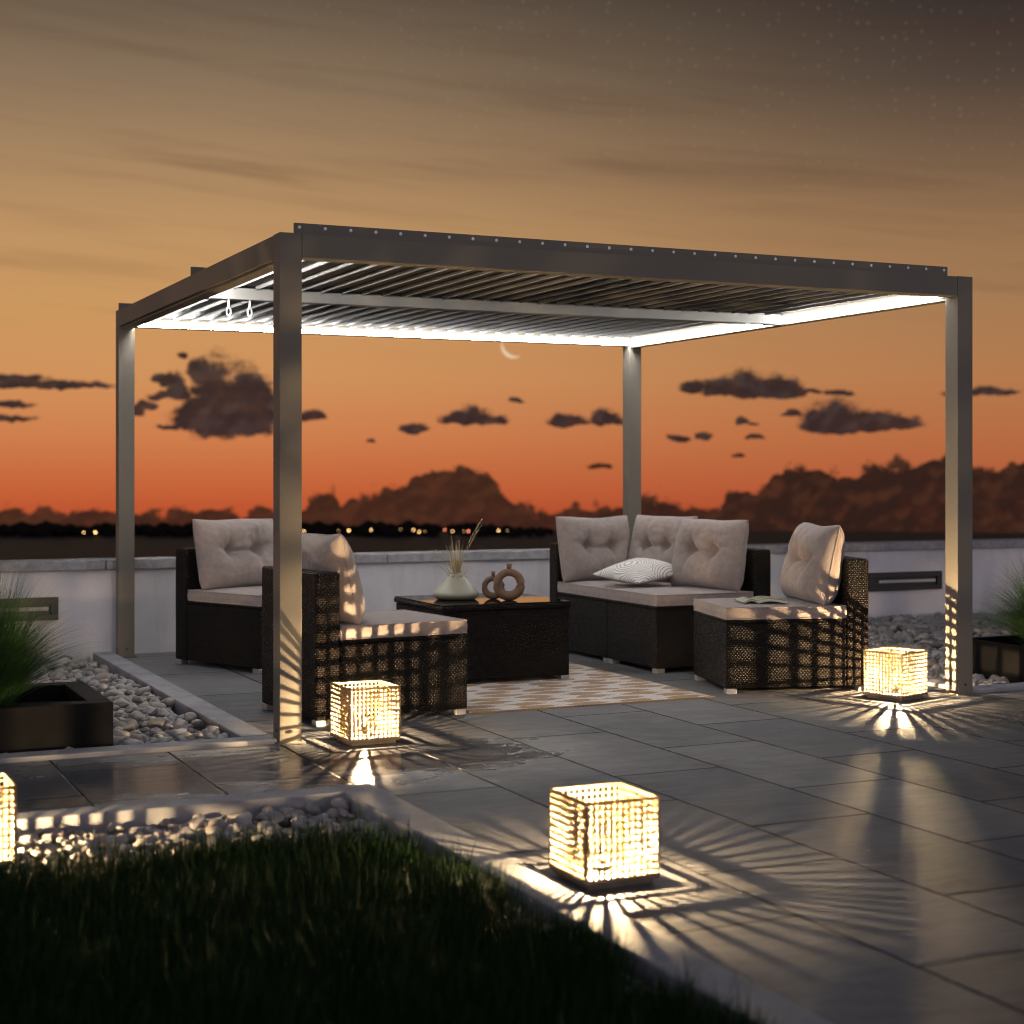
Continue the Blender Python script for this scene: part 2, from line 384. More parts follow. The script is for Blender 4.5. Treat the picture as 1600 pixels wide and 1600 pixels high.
# ------------------------------------------------------------------ sky
def build_world():
    w = bpy.data.worlds.new('World'); scene.world = w; w.use_nodes = True
    nt = NT(w.node_tree); nt.n.clear()
    out = nt.new('ShaderNodeOutputWorld'); bg = nt.new('ShaderNodeBackground')
    nt.l.new(bg.outputs[0], out.inputs[0])
    d = nt.new('ShaderNodeTexCoord').outputs['Generated']
    s = nt.sep(d)
    el = nt.math('ARCSINE', s[2])
    # azimuth measured from the middle of the sunset
    fx = nt.vmath('DOT_PRODUCT', d, tuple(FW)); rx = nt.vmath('DOT_PRODUCT', d, tuple(RT))
    az = nt.math('ARCTAN2', rx, fx)
    u = nt.math('MULTIPLY', az, FPX); v = nt.math('MULTIPLY', el, FPX)
    e = nt.math('DIVIDE', nt.math('ADD', v, 150), 1050)           # 0 at v=-150, 1 at v=900
    P = lambda vv: (vv+150)/1050
    left = nt.ramp(e, [(P(-150), S(150, 55, 32)), (P(-80), S(184, 74, 42)), (P(-20), S(198, 99, 57)), (P(60), S(207, 127, 78)), (P(150), S(209, 146, 92)),
                       (P(260), S(203, 152, 96)), (P(370), S(190, 147, 100)), (P(480), S(165, 132, 96)), (P(590), S(138, 115, 90)), (P(690), S(112, 95, 77)), (P(760), S(88, 76, 64)), (P(900), S(60, 54, 50))])
    right = nt.ramp(e, [(P(-150), S(130, 45, 30)), (P(-80), S(164, 68, 45)), (P(-20), S(178, 90, 56)), (P(60), S(183, 108, 66)), (P(150), S(180, 122, 78)),
                        (P(260), S(166, 123, 84)), (P(370), S(148, 113, 80)), (P(480), S(114, 90, 70)), (P(590), S(78, 65, 56)), (P(690), S(56, 48, 45)), (P(760), S(44, 38, 37)), (P(900), S(36, 33, 34))])
    t = nt.smooth(u, -500, 850)
    sky = nt.mix(t, left, right)
    # long faint streaks
    sv = nt.comb(nt.math('DIVIDE', u, 900), nt.math('DIVIDE', nt.math('ADD', v, nt.math('MULTIPLY', u, .10)), 62), 0.0)
    st = nt.noise(sv, 1.0, 5, .55, .4)
    stf = nt.math('MULTIPLY', nt.smooth(st, .52, .75), nt.smooth(v, 150, 330))
    sky = nt.mix(nt.math('MULTIPLY', stf, .62), sky, nt.mix(.5, sky, S(72, 46, 40)))
    st2 = nt.noise(nt.comb(nt.math('DIVIDE', u, 420), nt.math('DIVIDE', nt.math('ADD', v, nt.math('MULTIPLY', u, .12)), 26), 4.0), 1.0, 4, .55, .5)
    sky = nt.mix(nt.math('MULTIPLY', nt.math('MULTIPLY', nt.smooth(st2, .45, .8), nt.smooth(v, 120, 400)), .35), sky, nt.mix(.5, sky, S(84, 54, 44)))
    # clouds: (x, base y, half width, height) given as angles on the horizon (in 1/2502 rad)
    CL = [(384, 662, 62, 94), (392, 640, 50, 66), (340, 661, 50, 112), (318, 590, 24, 40), (310, 660, 50, 48), (276, 618, 20, 36), (262, 600, 15, 20), (250, 622, 20, 13), (232, 636, 20, 13), (213, 648, 18, 13), (248, 592, 11, 9), (284, 557, 12, 9), (264, 666, 24, 6), (62, 604, 125, 11), (20, 592, 60, 10), (10, 655, 50, 7), (8, 632, 44, 9), (490, 656, 26, 15),
          (722, 659, 34, 20), (738, 659, 30, 30), (775, 658, 26, 9), (648, 672, 30, 15), (885, 662, 40, 20), (945, 661, 34, 21),
          (1082, 609, 28, 14), (1130, 613, 38, 28), (1165, 614, 46, 38), (1215, 614, 46, 31), (1262, 612, 34, 6), (1308, 612, 24, 7),
          (1303, 667, 56, 48), (1362, 667, 54, 32), (1405, 666, 44, 17), (1238, 650, 17, 12), (1540, 616, 60, 12), (1060, 686, 22, 7), (1098, 682, 14, 9), (1160, 660, 14, 8), (1180, 664, 12, 4), (1180, 683, 18, 6), (938, 727, 25, 7), (1150, 712, 14, 5), (805, 627, 14, 7), (580, 688, 9, 4)]
    BANK = [(-900, 822), (60, 826), (130, 818), (170, 812), (205, 806), (240, 820), (310, 814), (345, 803), (372, 797), (425, 806), (470, 786), (500, 765), (522, 763), (533, 792), (548, 764), (575, 768), (602, 752), (640, 748), (655, 733), (700, 727), (756, 728), (772, 750),
            (800, 780), (835, 788), (855, 806), (905, 795), (950, 786), (1005, 763), (1040, 766), (1070, 790), (1112, 789), (1150, 762)]
    BANK2 = [(1050, 790), (1112, 789), (1140, 766), (1170, 760), (1197, 757), (1212, 736), (1250, 723), (1300, 725), (1338, 736), (1356, 712), (1410, 718), (1445, 712), (1480, 707), (1525, 718), (1560, 734), (1585, 717), (1620, 716), (1700, 735), (1800, 770), (1950, 760), (2400, 820)]
    P2 = nt.comb(u, v, 0.0)
    wn = nt.new('ShaderNodeTexNoise'); wn.inputs['Scale'].default_value = .022; wn.inputs['Detail'].default_value = 5; wn.inputs['Roughness'].default_value = .6
    nt.l.new(P2, wn.inputs['Vector'])
    warp = nt.vmath('MULTIPLY', nt.vmath('SUBTRACT', wn.outputs['Color'], (.5, .5, .5)), (46, 26, 0))
    Pw = nt.vmath('ADD', P2, warp)
    L = None
    for (x, y, a, h) in CL:
        k = math.atan((x-800)/FPX); uc = k*FPX; vc = math.atan((741-y)/FPX*math.cos(k))*FPX
        q = nt.vmath('SUBTRACT', Pw, (uc, vc, 0))
        q1 = nt.vmath('MULTIPLY', q, (1/a, 1/h, 0)); q2 = nt.vmath('MULTIPLY', q, (1/a, -4/h if h > 9 else -2/h, 0))
        r = nt.vmath('LENGTH', nt.vmath('MAXIMUM', q1, q2))
        L = r if L is None else nt.math('MINIMUM', L, r)
    fine = nt.noise(nt.vmath('MULTIPLY', P2, (.030, .045, 0)), 1.0, 6, .6)
    fine2 = nt.noise(nt.vmath('MULTIPLY', P2, (.075, .105, 0)), 1.0, 5, .6)
    D = nt.math('ADD', nt.math('ADD', L, nt.math('MULTIPLY', nt.math('SUBTRACT', fine, .5), .80)), nt.math('MULTIPLY', nt.math('SUBTRACT', fine2, .5), .45))
    cover = nt.math('SUBTRACT', 1.0, nt.smooth(D, .70, 1.08))
    # cloud bank on the horizon: outline as height over azimuth, roughened by noise
    pu = nt.sep(Pw)[0]
    def bank(pts, u0, u1):
        ku = lambda x: math.atan((x-800)/FPX)*FPX
        hv = lambda x, y: math.atan((741-y)/FPX*math.cos(math.atan((x-800)/FPX)))*FPX
        nd = nt.new('ShaderNodeMapRange'); nt.setin(nd.inputs[0], nt.math('ADD', u, nt.math('MULTIPLY', nt.math('SUBTRACT', pu, u), .35)))
        for q, val in enumerate((ku(u0), ku(u1), 0, 1)): nd.inputs[q+1].default_value = val
        g = nt.ramp(nd.outputs[0], [((ku(x)-ku(u0))/(ku(u1)-ku(u0)), gray((hv(x, y)+150)/250)) for x, y in pts])
        return nt.math('SUBTRACT', nt.math('MULTIPLY', g, 250), 150)
    top = nt.math('MAXIMUM', bank(BANK, -900, 1150), bank(BANK2, 1050, 2400))
    def puff(sc, off=(0, 0, 0)):
        q = nt.new('ShaderNodeTexVoronoi', feature='SMOOTH_F1', voronoi_dimensions='2D'); q.inputs['Scale'].default_value = 1.0; q.inputs['Smoothness'].default_value = .25
        q.inputs['Detail'].default_value = 1; q.inputs['Roughness'].default_value = .55
        nt.l.new(nt.vmath('MULTIPLY', nt.vmath('ADD', P2w, off), (1/sc, 1/sc, 0)), q.inputs['Vector']); return q.outputs['Distance']
    P2w = nt.vmath('ADD', P2, nt.vmath('MULTIPLY', warp, (.35, .35, 0)))
    pf = puff(46)
    rough = nt.math('ADD', nt.math('MULTIPLY', nt.math('SUBTRACT', .42, pf), 24), nt.math('ADD', nt.math('MULTIPLY', nt.math('SUBTRACT', fine2, .5), 24), nt.math('MULTIPLY', nt.math('SUBTRACT', nt.noise(nt.vmath('MULTIPLY', P2, (.20, .24, 0)), 1.0, 3, .6), .5), 9)))
    relief = nt.math('SUBTRACT', puff(46, (5, -10, 0)), pf)
    cover = nt.math('MAXIMUM', cover, nt.smooth(nt.math('SUBTRACT', nt.math('ADD', top, rough), v), -3.5, 6.0))
    low = nt.smooth(v, 0, 75)
    lowc = nt.mix(nt.smooth(u, -250, 500), S(57, 36, 27), S(35, 27, 24))
    cc = nt.mix(low, lowc, S(46, 37, 40))
    body = nt.noise(nt.vmath('MULTIPLY', P2, (.012, .022, 0)), 1.0, 6, .6)
    cc = nt.mix(nt.math('MULTIPLY', nt.smooth(body, .45, .75), .30), cc, nt.mix(low, S(104, 58, 36), S(88, 66, 58)))
    rl = nt.math('ADD', nt.math('MULTIPLY', relief, 1.6), nt.math('MULTIPLY', nt.math('SUBTRACT', body, .5), .5))
    cc = nt.mix(nt.math('MULTIPLY', nt.smooth(rl, -.1, .60), .26), cc, nt.mix(low, S(100, 60, 40), S(92, 74, 68)))
    cc = nt.mix(nt.math('MULTIPLY', nt.smooth(nt.math('MULTIPLY', rl, -1.0), -.1, .55), .30), cc, S(38, 27, 25))
    thin = nt.math('MULTIPLY', nt.smooth(nt.math('MULTIPLY', body, cover), .15, .6), .10)
    sky = nt.mix(nt.math('MULTIPLY', cover, nt.math('ADD', .88, thin)), sky, cc)
    # stars high up on the dark side
    vo = nt.new('ShaderNodeTexVoronoi', feature='F1'); vo.voronoi_dimensions = '2D'; vo.inputs['Scale'].default_value = 1.0
    nt.l.new(nt.vmath('MULTIPLY', P2, (1/19, 1/19, 0)), vo.inputs['Vector'])
    star = nt.math('SUBTRACT', 1.0, nt.smooth(vo.outputs['Distance'], .015, .062))
    star = nt.math('MULTIPLY', nt.math('MULTIPLY', star, nt.smooth(nt.sep(vo.outputs['Color'])[0], .35, 1.0)), nt.math('MULTIPLY', nt.smooth(v, 300, 560), nt.smooth(nt.math('ADD', u, v), -250, 750)))
    sky = nt.mix(nt.math('MULTIPLY', star, .85), sky, S(190, 170, 150))
    # darker zenith, dusk-blue sky on the side away from the sunset
    zen = nt.smooth(el, .36, .95)
    sky = nt.mix(zen, sky, (.045, .050, .070, 1))
    back = nt.ramp(nt.math('DIVIDE', el, math.pi/2), [(0, (.88, .78, .80, 1)), (.12, (.78, .72, .78, 1)), (.30, (.24, .24, .32, 1)), (.6, (.07, .08, .115, 1)), (1, (.045, .050, .070, 1))])
    hl = nt.math('DIVIDE', fx, nt.math('MAXIMUM', nt.math('SQRT', nt.math('SUBTRACT', 1.0, nt.math('MULTIPLY', s[2], s[2]))), .001))
    sky = nt.mix(nt.smooth(hl, .55, -.35), sky, back)
    nt.l.new(sky, bg.inputs[0]); bg.inputs[1].default_value = 1.0
    w.cycles.sampling_method = 'MANUAL'; w.cycles.sample_map_resolution = 512
build_world()

# ------------------------------------------------------------------ ground, beds, kerbs
FZ = 0.0
bm = bmesh.new()
def sheet(x0, x1, y0, y1, z=0.0):
    bm.faces.new([bm.verts.new(p) for p in ((x0, y0, z), (x1, y0, z), (x1, y1, z), (x0, y1, z))])
sheet(-8, 14, -1.10, .02); sheet(.04, 14, -9, -1.10); sheet(-8, .04, -9, -7); sheet(0, 3.95, .02, 3.95)
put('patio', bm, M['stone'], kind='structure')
put('terrace_ground', nbox(-8, 14, -9, 4.3, -1.6, -.10), M['soil'], kind='structure')
put('hill', lathe(bmesh.new(), [(60, -60.5), (22, -12), (17, -1.6)], 40), M['soil'], kind='structure')

def kerb(name, pieces):
    b = bmesh.new()
    for p in pieces: box(b, *p, bev=.006)
    return put(name, b, M['kerb'], kind='structure')
kerb('kerb', [(-.135, -.002, .163, 3.92, -.1, .022), (-8, -.002, .03, .16, -.1, .020)])
kerb('kerb', [(3.952, 4.07, .165, 3.92, -.1, .022), (3.952, 14, .03, .16, -.1, .020)])
kerb('kerb', [(-8, .034, -1.235, -1.11, -.1, .020), (-.115, .034, -7, -1.238, -.1, .022)])

# pebbles -----------------------------------------------------------------
def pebble_shapes(sub, n):
    out = []
    for i in range(n):
        b = bmesh.new(); bmesh.ops.create_icosphere(b, subdivisions=sub, radius=1)
        o = Vector((i*7.3, i*3.1, i*1.7))
        for v in b.verts:
            k = 1 + .32*mnoise.noise(v.co*1.1 + o) + .14*mnoise.noise(v.co*2.4 + o)
            v.co = Vector((v.co.x*1.0, v.co.y*.78, v.co.z*.56))*k
        b.verts.ensure_lookup_table()
        V = np.array([v.co[:] for v in b.verts]); F = np.array([[v.index for v in f.verts] for f in b.faces]); b.free()
        out.append((V, F))
    return out
SH = {1: pebble_shapes(2, 7), 2: pebble_shapes(3, 7)}
def rotm(ax, ay, az):
    return np.array(Matrix.Rotation(az, 3, 'Z') @ Matrix.Rotation(ay, 3, 'Y') @ Matrix.Rotation(ax, 3, 'X'))
def pebbles(name, regions, avoid=()):
    Vs, Fs, off = [], [], 0
    for (x0, x1, y0, y1, sp, size, sub, z0) in regions:
        for layer in (0, 1):
            for ix in range(int((x1-x0)/sp)+1):
                for iy in range(int((y1-y0)/sp)+1):
                    x = x0 + (ix+.5*(iy % 2)+.5*layer + random.uniform(-.33, .33))*sp; y = y0 + (iy+.5*layer + random.uniform(-.33, .33))*sp
                    if x > x1 or y > y1 or x < x0 or y < y0: continue
                    if any(a[0]-.02 < x < a[1]+.02 and a[2]-.02 < y < a[3]+.02 for a in avoid): continue
                    if layer == 1 and random.random() < .45: continue
                    s = size*random.choice((.55, .7, .85, 1, 1, 1.15, 1.45))*random.uniform(.85, 1.15)
                    V, F = random.choice(SH[sub])
                    R = rotm(random.uniform(-.5, .5), random.uniform(-.5, .5), random.uniform(0, 6.28))
                    Vs.append((V*s) @ R.T + np.array((x, y, z0 + (.028 if layer else 0) + random.uniform(-.008, .012)))); Fs.append(F+off); off += len(V)
    return np_mesh(name, np.concatenate(Vs), np.concatenate(Fs), M['pebble'])
PL = (-3.0, -.69, .245, 1.04); PR = (4.49, 5.7, .20, .76)
o = pebbles('pebbles', [(-2.2, -.165, .19, 2.0, .062, .037, 2, -.045), (-2.4, -.165, 2.0, 3.88, .062, .037, 1, -.045)], avoid=(PL,))
o['kind'] = 'stuff'; o['label'] = 'pale river pebbles filling the bed left of the pergola'
o = pebbles('pebbles', [(4.10, 5.2, .19, .9, .062, .038, 2, -.03), (4.10, 8.6, .9, 3.88, .066, .038, 1, -.02), (5.2, 8.6, .19, .9, .066, .038, 1, -.03)], avoid=(PR,))
o['kind'] = 'stuff'; o['label'] = 'pale river pebbles filling the bed right of the pergola'
o = pebbles('pebbles', [(-2.3, -.14, -2.25, -1.26, .046, .026, 2, -.055), (-.27, -.14, -4.3, -2.25, .042, .025, 1, -.055)])
o['kind'] = 'stuff'; o['label'] = 'pale river pebbles between the foreground kerb and the lawn'

# grass ---------------------------------------------------------------------
def blades(name, base, h, lean, curl, width, mat, seg=4, parent=None):
    """base (n,3), h (n,), lean (n,2) sideways reach of the tip, curl droop, width (n,)"""
    n = len(base); t = np.linspace(0, 1, seg+1)
    ang = np.arctan2(lean[:, 1], lean[:, 0]) + math.pi/2 + rng.normal(0, .5, n)
    side = np.stack([np.cos(ang), np.sin(ang), np.zeros(n)], 1)
    P = base[:, None, :] + np.zeros((n, seg+1, 3))
    P[:, :, 0] += lean[:, 0, None]*(t**1.7)[None]; P[:, :, 1] += lean[:, 1, None]*(t**1.7)[None]
    P[:, :, 2] += h[:, None]*(t[None] - curl[:, None]*t[None]**3)
    wv = width[:, None]*np.maximum(1-t[None]**1.6, .06)
    A = P - side[:, None, :]*wv[:, :, None]; B = P + side[:, None, :]*wv[:, :, None]
    V = np.stack([A, B], 2).reshape(-1, 3)
    st = np.arange(n)[:, None]*(2*(seg+1)); k = np.arange(seg)[None]*2
    F = np.stack([st+k, st+k+1, st+k+3, st+k+2], 2).reshape(-1, 4)
    return np_mesh(name, V, F, mat, True, parent)
def lawn():
    n = 90000
    x = rng.uniform(-2.3, -.12, n); y = rng.uniform(-4.6, -1.9, n)
    edge = -.17 + .05*np.sin(y*9) + .03*np.sin(y*23+1); back = -1.88 + .06*np.sin(x*7) + .03*np.sin(x*19)
    cut = np.hypot(np.maximum(x-(edge-.5), 0), np.maximum(y-(back-.5), 0)) < .56 + rng.normal(0, .02, n)
    keep = (x < edge+rng.normal(0, .02, n)) & (y < back+rng.normal(0, .03, n)) & cut
    x, y = x[keep], y[keep]; n = len(x)
    base = np.stack([x, y, np.full(n, -.06)], 1)
    clump = np.array([mnoise.noise(Vector((a*4, b*4, 0))) for a, b in zip(x, y)])
    h = (.140 + .022*clump)*rng.uniform(.7, 1.25, n); tall = rng.random(n) < .012; h[tall] *= 1.5
    a = rng.uniform(0, 6.283, n); r = rng.uniform(.005, .055, n)
    return blades('lawn_grass', base, h, np.stack([np.cos(a)*r, np.sin(a)*r], 1), rng.uniform(0, .25, n), rng.uniform(.0013, .0028, n), M['lawn'], 3)
o = lawn(); tag(o, 'dark unmown lawn in the foreground bed', 'lawn', kind='stuff')
put('lawn_soil', nbox(-8, -.30, -7, -2.08, -.11, -.06), M['soil'], kind='structure')

def tuft(loc, n, hmax, reach, label):
    a = rng.uniform(0, 6.283, n); rb = np.sqrt(rng.random(n))*.13
    base = np.stack([np.cos(a)*rb, np.sin(a)*rb, np.zeros(n)], 1)
    a2 = a + rng.normal(0, .5, n); q = rng.random(n)**.8
    R = reach*(.06 + q*.95)
    h = hmax*(1.0 - .45*q**2)*rng.uniform(.65, 1.06, n)
    o = blades('ornamental_grass', base, h, np.stack([np.cos(a2)*R, np.sin(a2)*R], 1), .05+.40*q, rng.uniform(.0012, .0026, n), M['tuft'], 8)
    o.location = loc; tag(o, label, 'grass plant', 'ornamental grasses in the planters'); return o
tuft((-1.20, .66, .13), 4200, .74, .62, 'big green fountain grass in the dark planter beside the left pebble bed')
tuft((-1.75, .62, .13), 1400, .60, .50, 'second fountain grass farther along the left planter, cut by the picture edge')
tuft((4.93, .44, .12), 3200, .70, .70, 'spiky green fountain grass in the dark planter behind the right pergola post')

def planter(x0, x1, y0, y1, z, w, label):
    t = empty('planter', ((x0+x1)/2, (y0+y1)/2, 0)); cx, cy = (x0+x1)/2, (y0+y1)/2
    b = bmesh.new(); a, c = (x1-x0)/2, (y1-y0)/2
    box(b, -a, a, -c, -c+w, -.09, z, bev=.004); box(b, -a, a, c-w, c, -.09, z, bev=.004)
    box(b, -a, -a+w, -c+w+.0005, c-w-.0005, -.09, z, bev=.004); box(b, a-w, a, -c+w+.0005, c-w-.0005, -.09, z, bev=.004)
    put('trough', b, M['planter'], t)
    put('soil_fill', nbox(-a+w, a-w, -c+w, c-w, -.08, z-.075), M['soil'], t)
    return tag(t, label, 'planter', 'dark planter troughs')
planter(*PL, .200, .10, 'low black planter trough with broad rim on the left pebbles')
planter(*PR, .215, .045, 'low black planter trough behind the right front pergola post')

# ------------------------------------------------------------------ parapet wall
t = empty('parapet_wall', (3, 4.03, 0))
put('wall', nbox(-11, 11, -.10, .10, -.12, .572), M['stucco'], t)
x = -11.05
while x < 11:
    put('coping', nbox(x, x+1.996, -.135, .135, .573, .640, bev=.006), M['cope'], t); x += 2.0
tag(t, 'low white plastered parapet wall with grey stone coping behind the pergola', 'wall')
def vent(x0, x1, z0, z1, label):
    t = empty('wall_vent', ((x0+x1)/2, 3.93, (z0+z1)/2)); a, c = (x1-x0)/2, (z1-z0)/2
    b = bmesh.new(); w = .05
    box(b, -a, a, -.036, -.001, c-.045, c, bev=.003); box(b, -a, a, -.036, -.001, -c, -c+.04, bev=.003)
    box(b, -a, -a+w, -.036, -.001, -c+.0405, c-.0455, bev=.003); box(b, a-w, a, -.036, -.001, -c+.0405, c-.0455, bev=.003)
    put('frame', b, M['frame'], t)
    put('backing', nbox(-a+w, a-w, -.012, -.002, -c+.04, c-.045), M['frame'], t)
    put('lip', nbox(-a+w+.06, a-w-.012, -.026, -.013, -.012, .012, bev=.002), M['slot'], t)  # pale grey painted in for the white wall's reflection in the slot
    return tag(t, label, 'wall vent', 'dark slots in the parapet')
vent(-1.12, -.361, .25, .40, 'dark framed wall slot behind the left fountain grass')
vent(6.20, 6.963, .236, .39, 'dark framed wall slot right of the single seat with a tufted cushion')

# ------------------------------------------------------------------ pergola
PW = .104; XR = 3.838; YB = 3.727; ZT = H; ZB = 2.19
perg = empty('pergola', (XR/2, YB/2, 0)); ox, oy = XR/2, YB/2
def pb(name, x0, x1, y0, y1, z0, z1, mat=M['metal'], bev=.003, parent=perg):
    return put(name, nbox(x0-ox, x1-ox, y0-oy, y1-oy, z0, z1, bev=bev), mat, parent)
for (x, y) in ((0, 0), (XR, 0), (0, YB), (XR, YB)):
    p = pb('post', x, x+PW, y, y+PW, .004, ZT)
    b = bmesh.new(); box(b, x-.014-ox, x+PW+.014-ox, y-.014-oy, y+PW+.014-oy, .0, .007, bev=.002)
    put('base_plate', b, M['metal'], p)
    for (dx, dy, rx) in ((.052, -.001, 1), (-.001, .052, 0)):
        b = bmesh.new()
        mt = Matrix.Translation((x+dx-ox, y+dy-oy, .055)) @ (Matrix.Rotation(math.pi/2, 4, 'X') if rx else Matrix.Rotation(math.pi/2, 4, 'Y'))
        bmesh.ops.create_cone(b, cap_ends=True, segments=6, radius1=.008, radius2=.007, depth=.008, matrix=mt)
        put('bolt', b, M['frame'], p)
e = .0015
pb('front_beam', PW+e, XR-e, .002, PW-.006, ZB, ZT-.002)
pb('back_beam', PW+e, XR-e, YB+.006, YB+PW-.002, ZB, ZT-.002)
pb('left_beam', .002, PW-.006, PW+e, YB-e, ZB, ZT-.002)
pb('right_beam', XR+.006, XR+PW-.002, PW+e, YB-e, ZB, ZT-.002)
pb('beam_lip', .022, PW-.010, PW+e, YB-e, ZB-.014, ZB-.0005, bev=.002)
pb('beam_lip', XR+.010, XR+PW-.022, PW+e, YB-e, ZB-.014, ZB-.0005, bev=.002)
YM = 1.705
pb('middle_beam', PW-.004, XR+.004, YM, YM+.085, ZB-.012, ZB+.052, mat=M['cream'])
NL = 30; X0 = .112; X1 = XR-.006; pit = (X1-X0)/NL
def louvres(y0, y1):
    b = bmesh.new()
    for i in range(NL):
        xa = X0+i*pit
        ng = len(b.verts)
        box(b, xa+.004-ox, xa+pit-.001-ox, y0-oy, y1-oy, ZB+.064, ZB+.082)
        b.verts.ensure_lookup_table()
        for v in b.verts[ng:]:
            v.co.z += -(v.co.x - (xa+pit/2-ox))*.03 + random.uniform(-.0005, .0005)
        nf = len(b.faces)
        box(b, xa+.001-ox, xa+.015-ox, y0+.004-oy, y1-.004-oy, ZB+.042, ZB+.0625, bev=.003, seg=1)
        b.faces.ensure_lookup_table()
        for f in b.faces[nf:]: f.material_index = 1
    o = put('louvre_panel', b, M['louvre'], perg); o.data.materials.append(M['lipgrey']); return o
louvres(PW-.004, YM-.001); louvres(YM+.087, YB+.004)
for (ys, xs) in ((.024, .075), (YM+.04, .012), (YB+.06, .012)):
    pl = pb('end_plate', xs, XR-.05 if ys < 1 else XR+.06, ys, ys+.012, ZT-.001, ZT+.050, bev=.002)
    if ys < 1:
        for i in range(31):
            b = bmesh.new(); bmesh.ops.create_uvsphere(b, u_segments=10, v_segments=6, radius=.0085, matrix=Matrix.Translation((.10+i*(XR-.075-.10)/30-ox, ys-oy, ZT+.030)) @ Matrix.Diagonal((1, .55, 1, 1)))
            put('screw', b, M['screw'], pl, True)
def led(x0, x1, y0, y1, mat='led'):
    return pb('light_strip', x0, x1, y0, y1, ZB+.002, ZB+.022, mat=M[mat], bev=.004)
led(PW+.012, XR-.012, YB-.008, YB+.005)
led(PW+.012, XR-.012, PW-.007, PW+.006, 'led_dim')
for (ya, yb) in ((PW+.05, YM-.012), (YM+.097, YB-.02)):
    led(XR-.010, XR+.005, ya, yb)
    led(PW-.005, PW+.008, ya, yb)
tag(perg, 'taupe metal pergola with louvred roof and white light strips on four posts', 'pergola')
def hook(x, label):
    t = empty('hanging_hook', (x, YM+.012, ZB-.013))
    b = bmesh.new(); tube(b, [(0, 0, 0), (0, 0, -.02), (0, 0, -.048)], [.0055, .006, .009], 10); put('stem', b, M['white'], t, True)
    b = bmesh.new(); pts = []
    for k in range(28):
        a = 2*math.pi*k/28; pts.append((.0115*math.sin(a), 0, -.068+.0225*math.cos(a)))
    tube(b, pts, .0052, 8, closed=True); put('loop', b, M['white'], t, True)
    return tag(t, label, 'hook', 'curtain loops under the middle beam')
hook(.215, 'white loop hook under the middle roof beam, the one nearer the left beam')
hook(.334, 'white loop hook under the middle roof beam, the one nearer the front post')

# ------------------------------------------------------------------ seating
WM, DB, DP = .64, .70, .13     # module width, seat depth, back thickness
def seat_module(loc, theta, w=WM, corner=False, label='', kind=None):
    t = empty('wicker_seat', (loc[0], loc[1], 0), rad(theta))
    xs = DP+.003 if corner else 0
    b = nbox(xs, w, 0, DB-.003, .030, .392, bev=.008); put('base', b, M['wicker'], t, uv=True)
    b = nbox(xs-.002, w+.002, -.002, DB-.004, .393, .408, bev=.006); put('rim', b, M['wicker'], t, uv=True)
    put('backrest', nbox(0, w, DB, DB+DP, .030, .740, bev=.016, seg=3), M['wicker'], t, uv=True)
    if corner: put('side_panel', nbox(0, DP, 0, DB-.003, .030, .740, bev=.016, seg=3), M['wicker'], t, uv=True)
    fw = .058
    for (x, y) in ((.004, .004), (w-fw-.004, .004), (.004, DB+DP-fw-.004), (w-fw-.004, DB+DP-fw-.004)):
        put('foot', nbox(x, x+fw, y, y+fw, 0, .0295, bev=.003), M['steel'], t)
    return tag(t, label, 'sofa', 'dark wicker sofa modules')
def soft_slab(w, d, h, puff=.012, n=26):
    b = bmesh.new(); ed = lambda s: (1-abs(s)**5)
    grid = {}
    for sgn, zz in ((1, h), (-1, 0)):
        for i in range(n+1):
            for j in range(n+1):
                u = -1+2*i/n; v = -1+2*j/n
                u_ = math.copysign(1-(1-abs(u))**1.5, u); v_ = math.copysign(1-(1-abs(v))**1.5, v)
                wr = .0035*mnoise.noise(Vector((u_*3, v_*3, 5*sgn)))
                z = zz + (puff*ed(u_)*ed(v_) + wr*ed(u_)*ed(v_) if sgn > 0 else 0)
                grid[sgn, i, j] = b.verts.new(((u_*w/2)+w/2, (v_*d/2)+d/2, z))
    for i in range(n):
        for j in range(n):
            g = lambda a, c, s: grid[s, a, c]
            b.faces.new((g(i, j, 1), g(i+1, j, 1), g(i+1, j+1, 1), g(i, j+1, 1)))
            b.faces.new((g(i, j, -1), g(i, j+1, -1), g(i+1, j+1, -1), g(i+1, j, -1)))
    ring = [(i, 0) for i in range(n)] + [(n, j) for j in range(n)] + [(i, n) for i in range(n, 0, -1)] + [(0, j) for j in range(n, 0, -1)]
    mid = []
    c = Vector((w/2, d/2, 0))
    for (i, j) in ring:
        a = grid[1, i, j].co; q = Vector((a.x, a.y, h*.5)); dr = (Vector((a.x, a.y, 0))-c)
        q += Vector((.004 if i == n else (-.004 if i == 0 else 0), .004 if j == n else (-.004 if j == 0 else 0), 0)); mid.append(b.verts.new(q))
    R = len(ring)
    for k in range(R):
        k2 = (k+1) % R
        b.faces.new((grid[(-1,)+ring[k]], grid[(-1,)+ring[k2]], mid[k2], mid[k])); b.faces.new((mid[k], mid[k2], grid[(1,)+ring[k2]], grid[(1,)+ring[k]]))
    rt = [tuple(grid[(1,)+r].co) for r in ring]; rb = [tuple(grid[(-1,)+r].co) for r in ring]
    return b, rt, rb
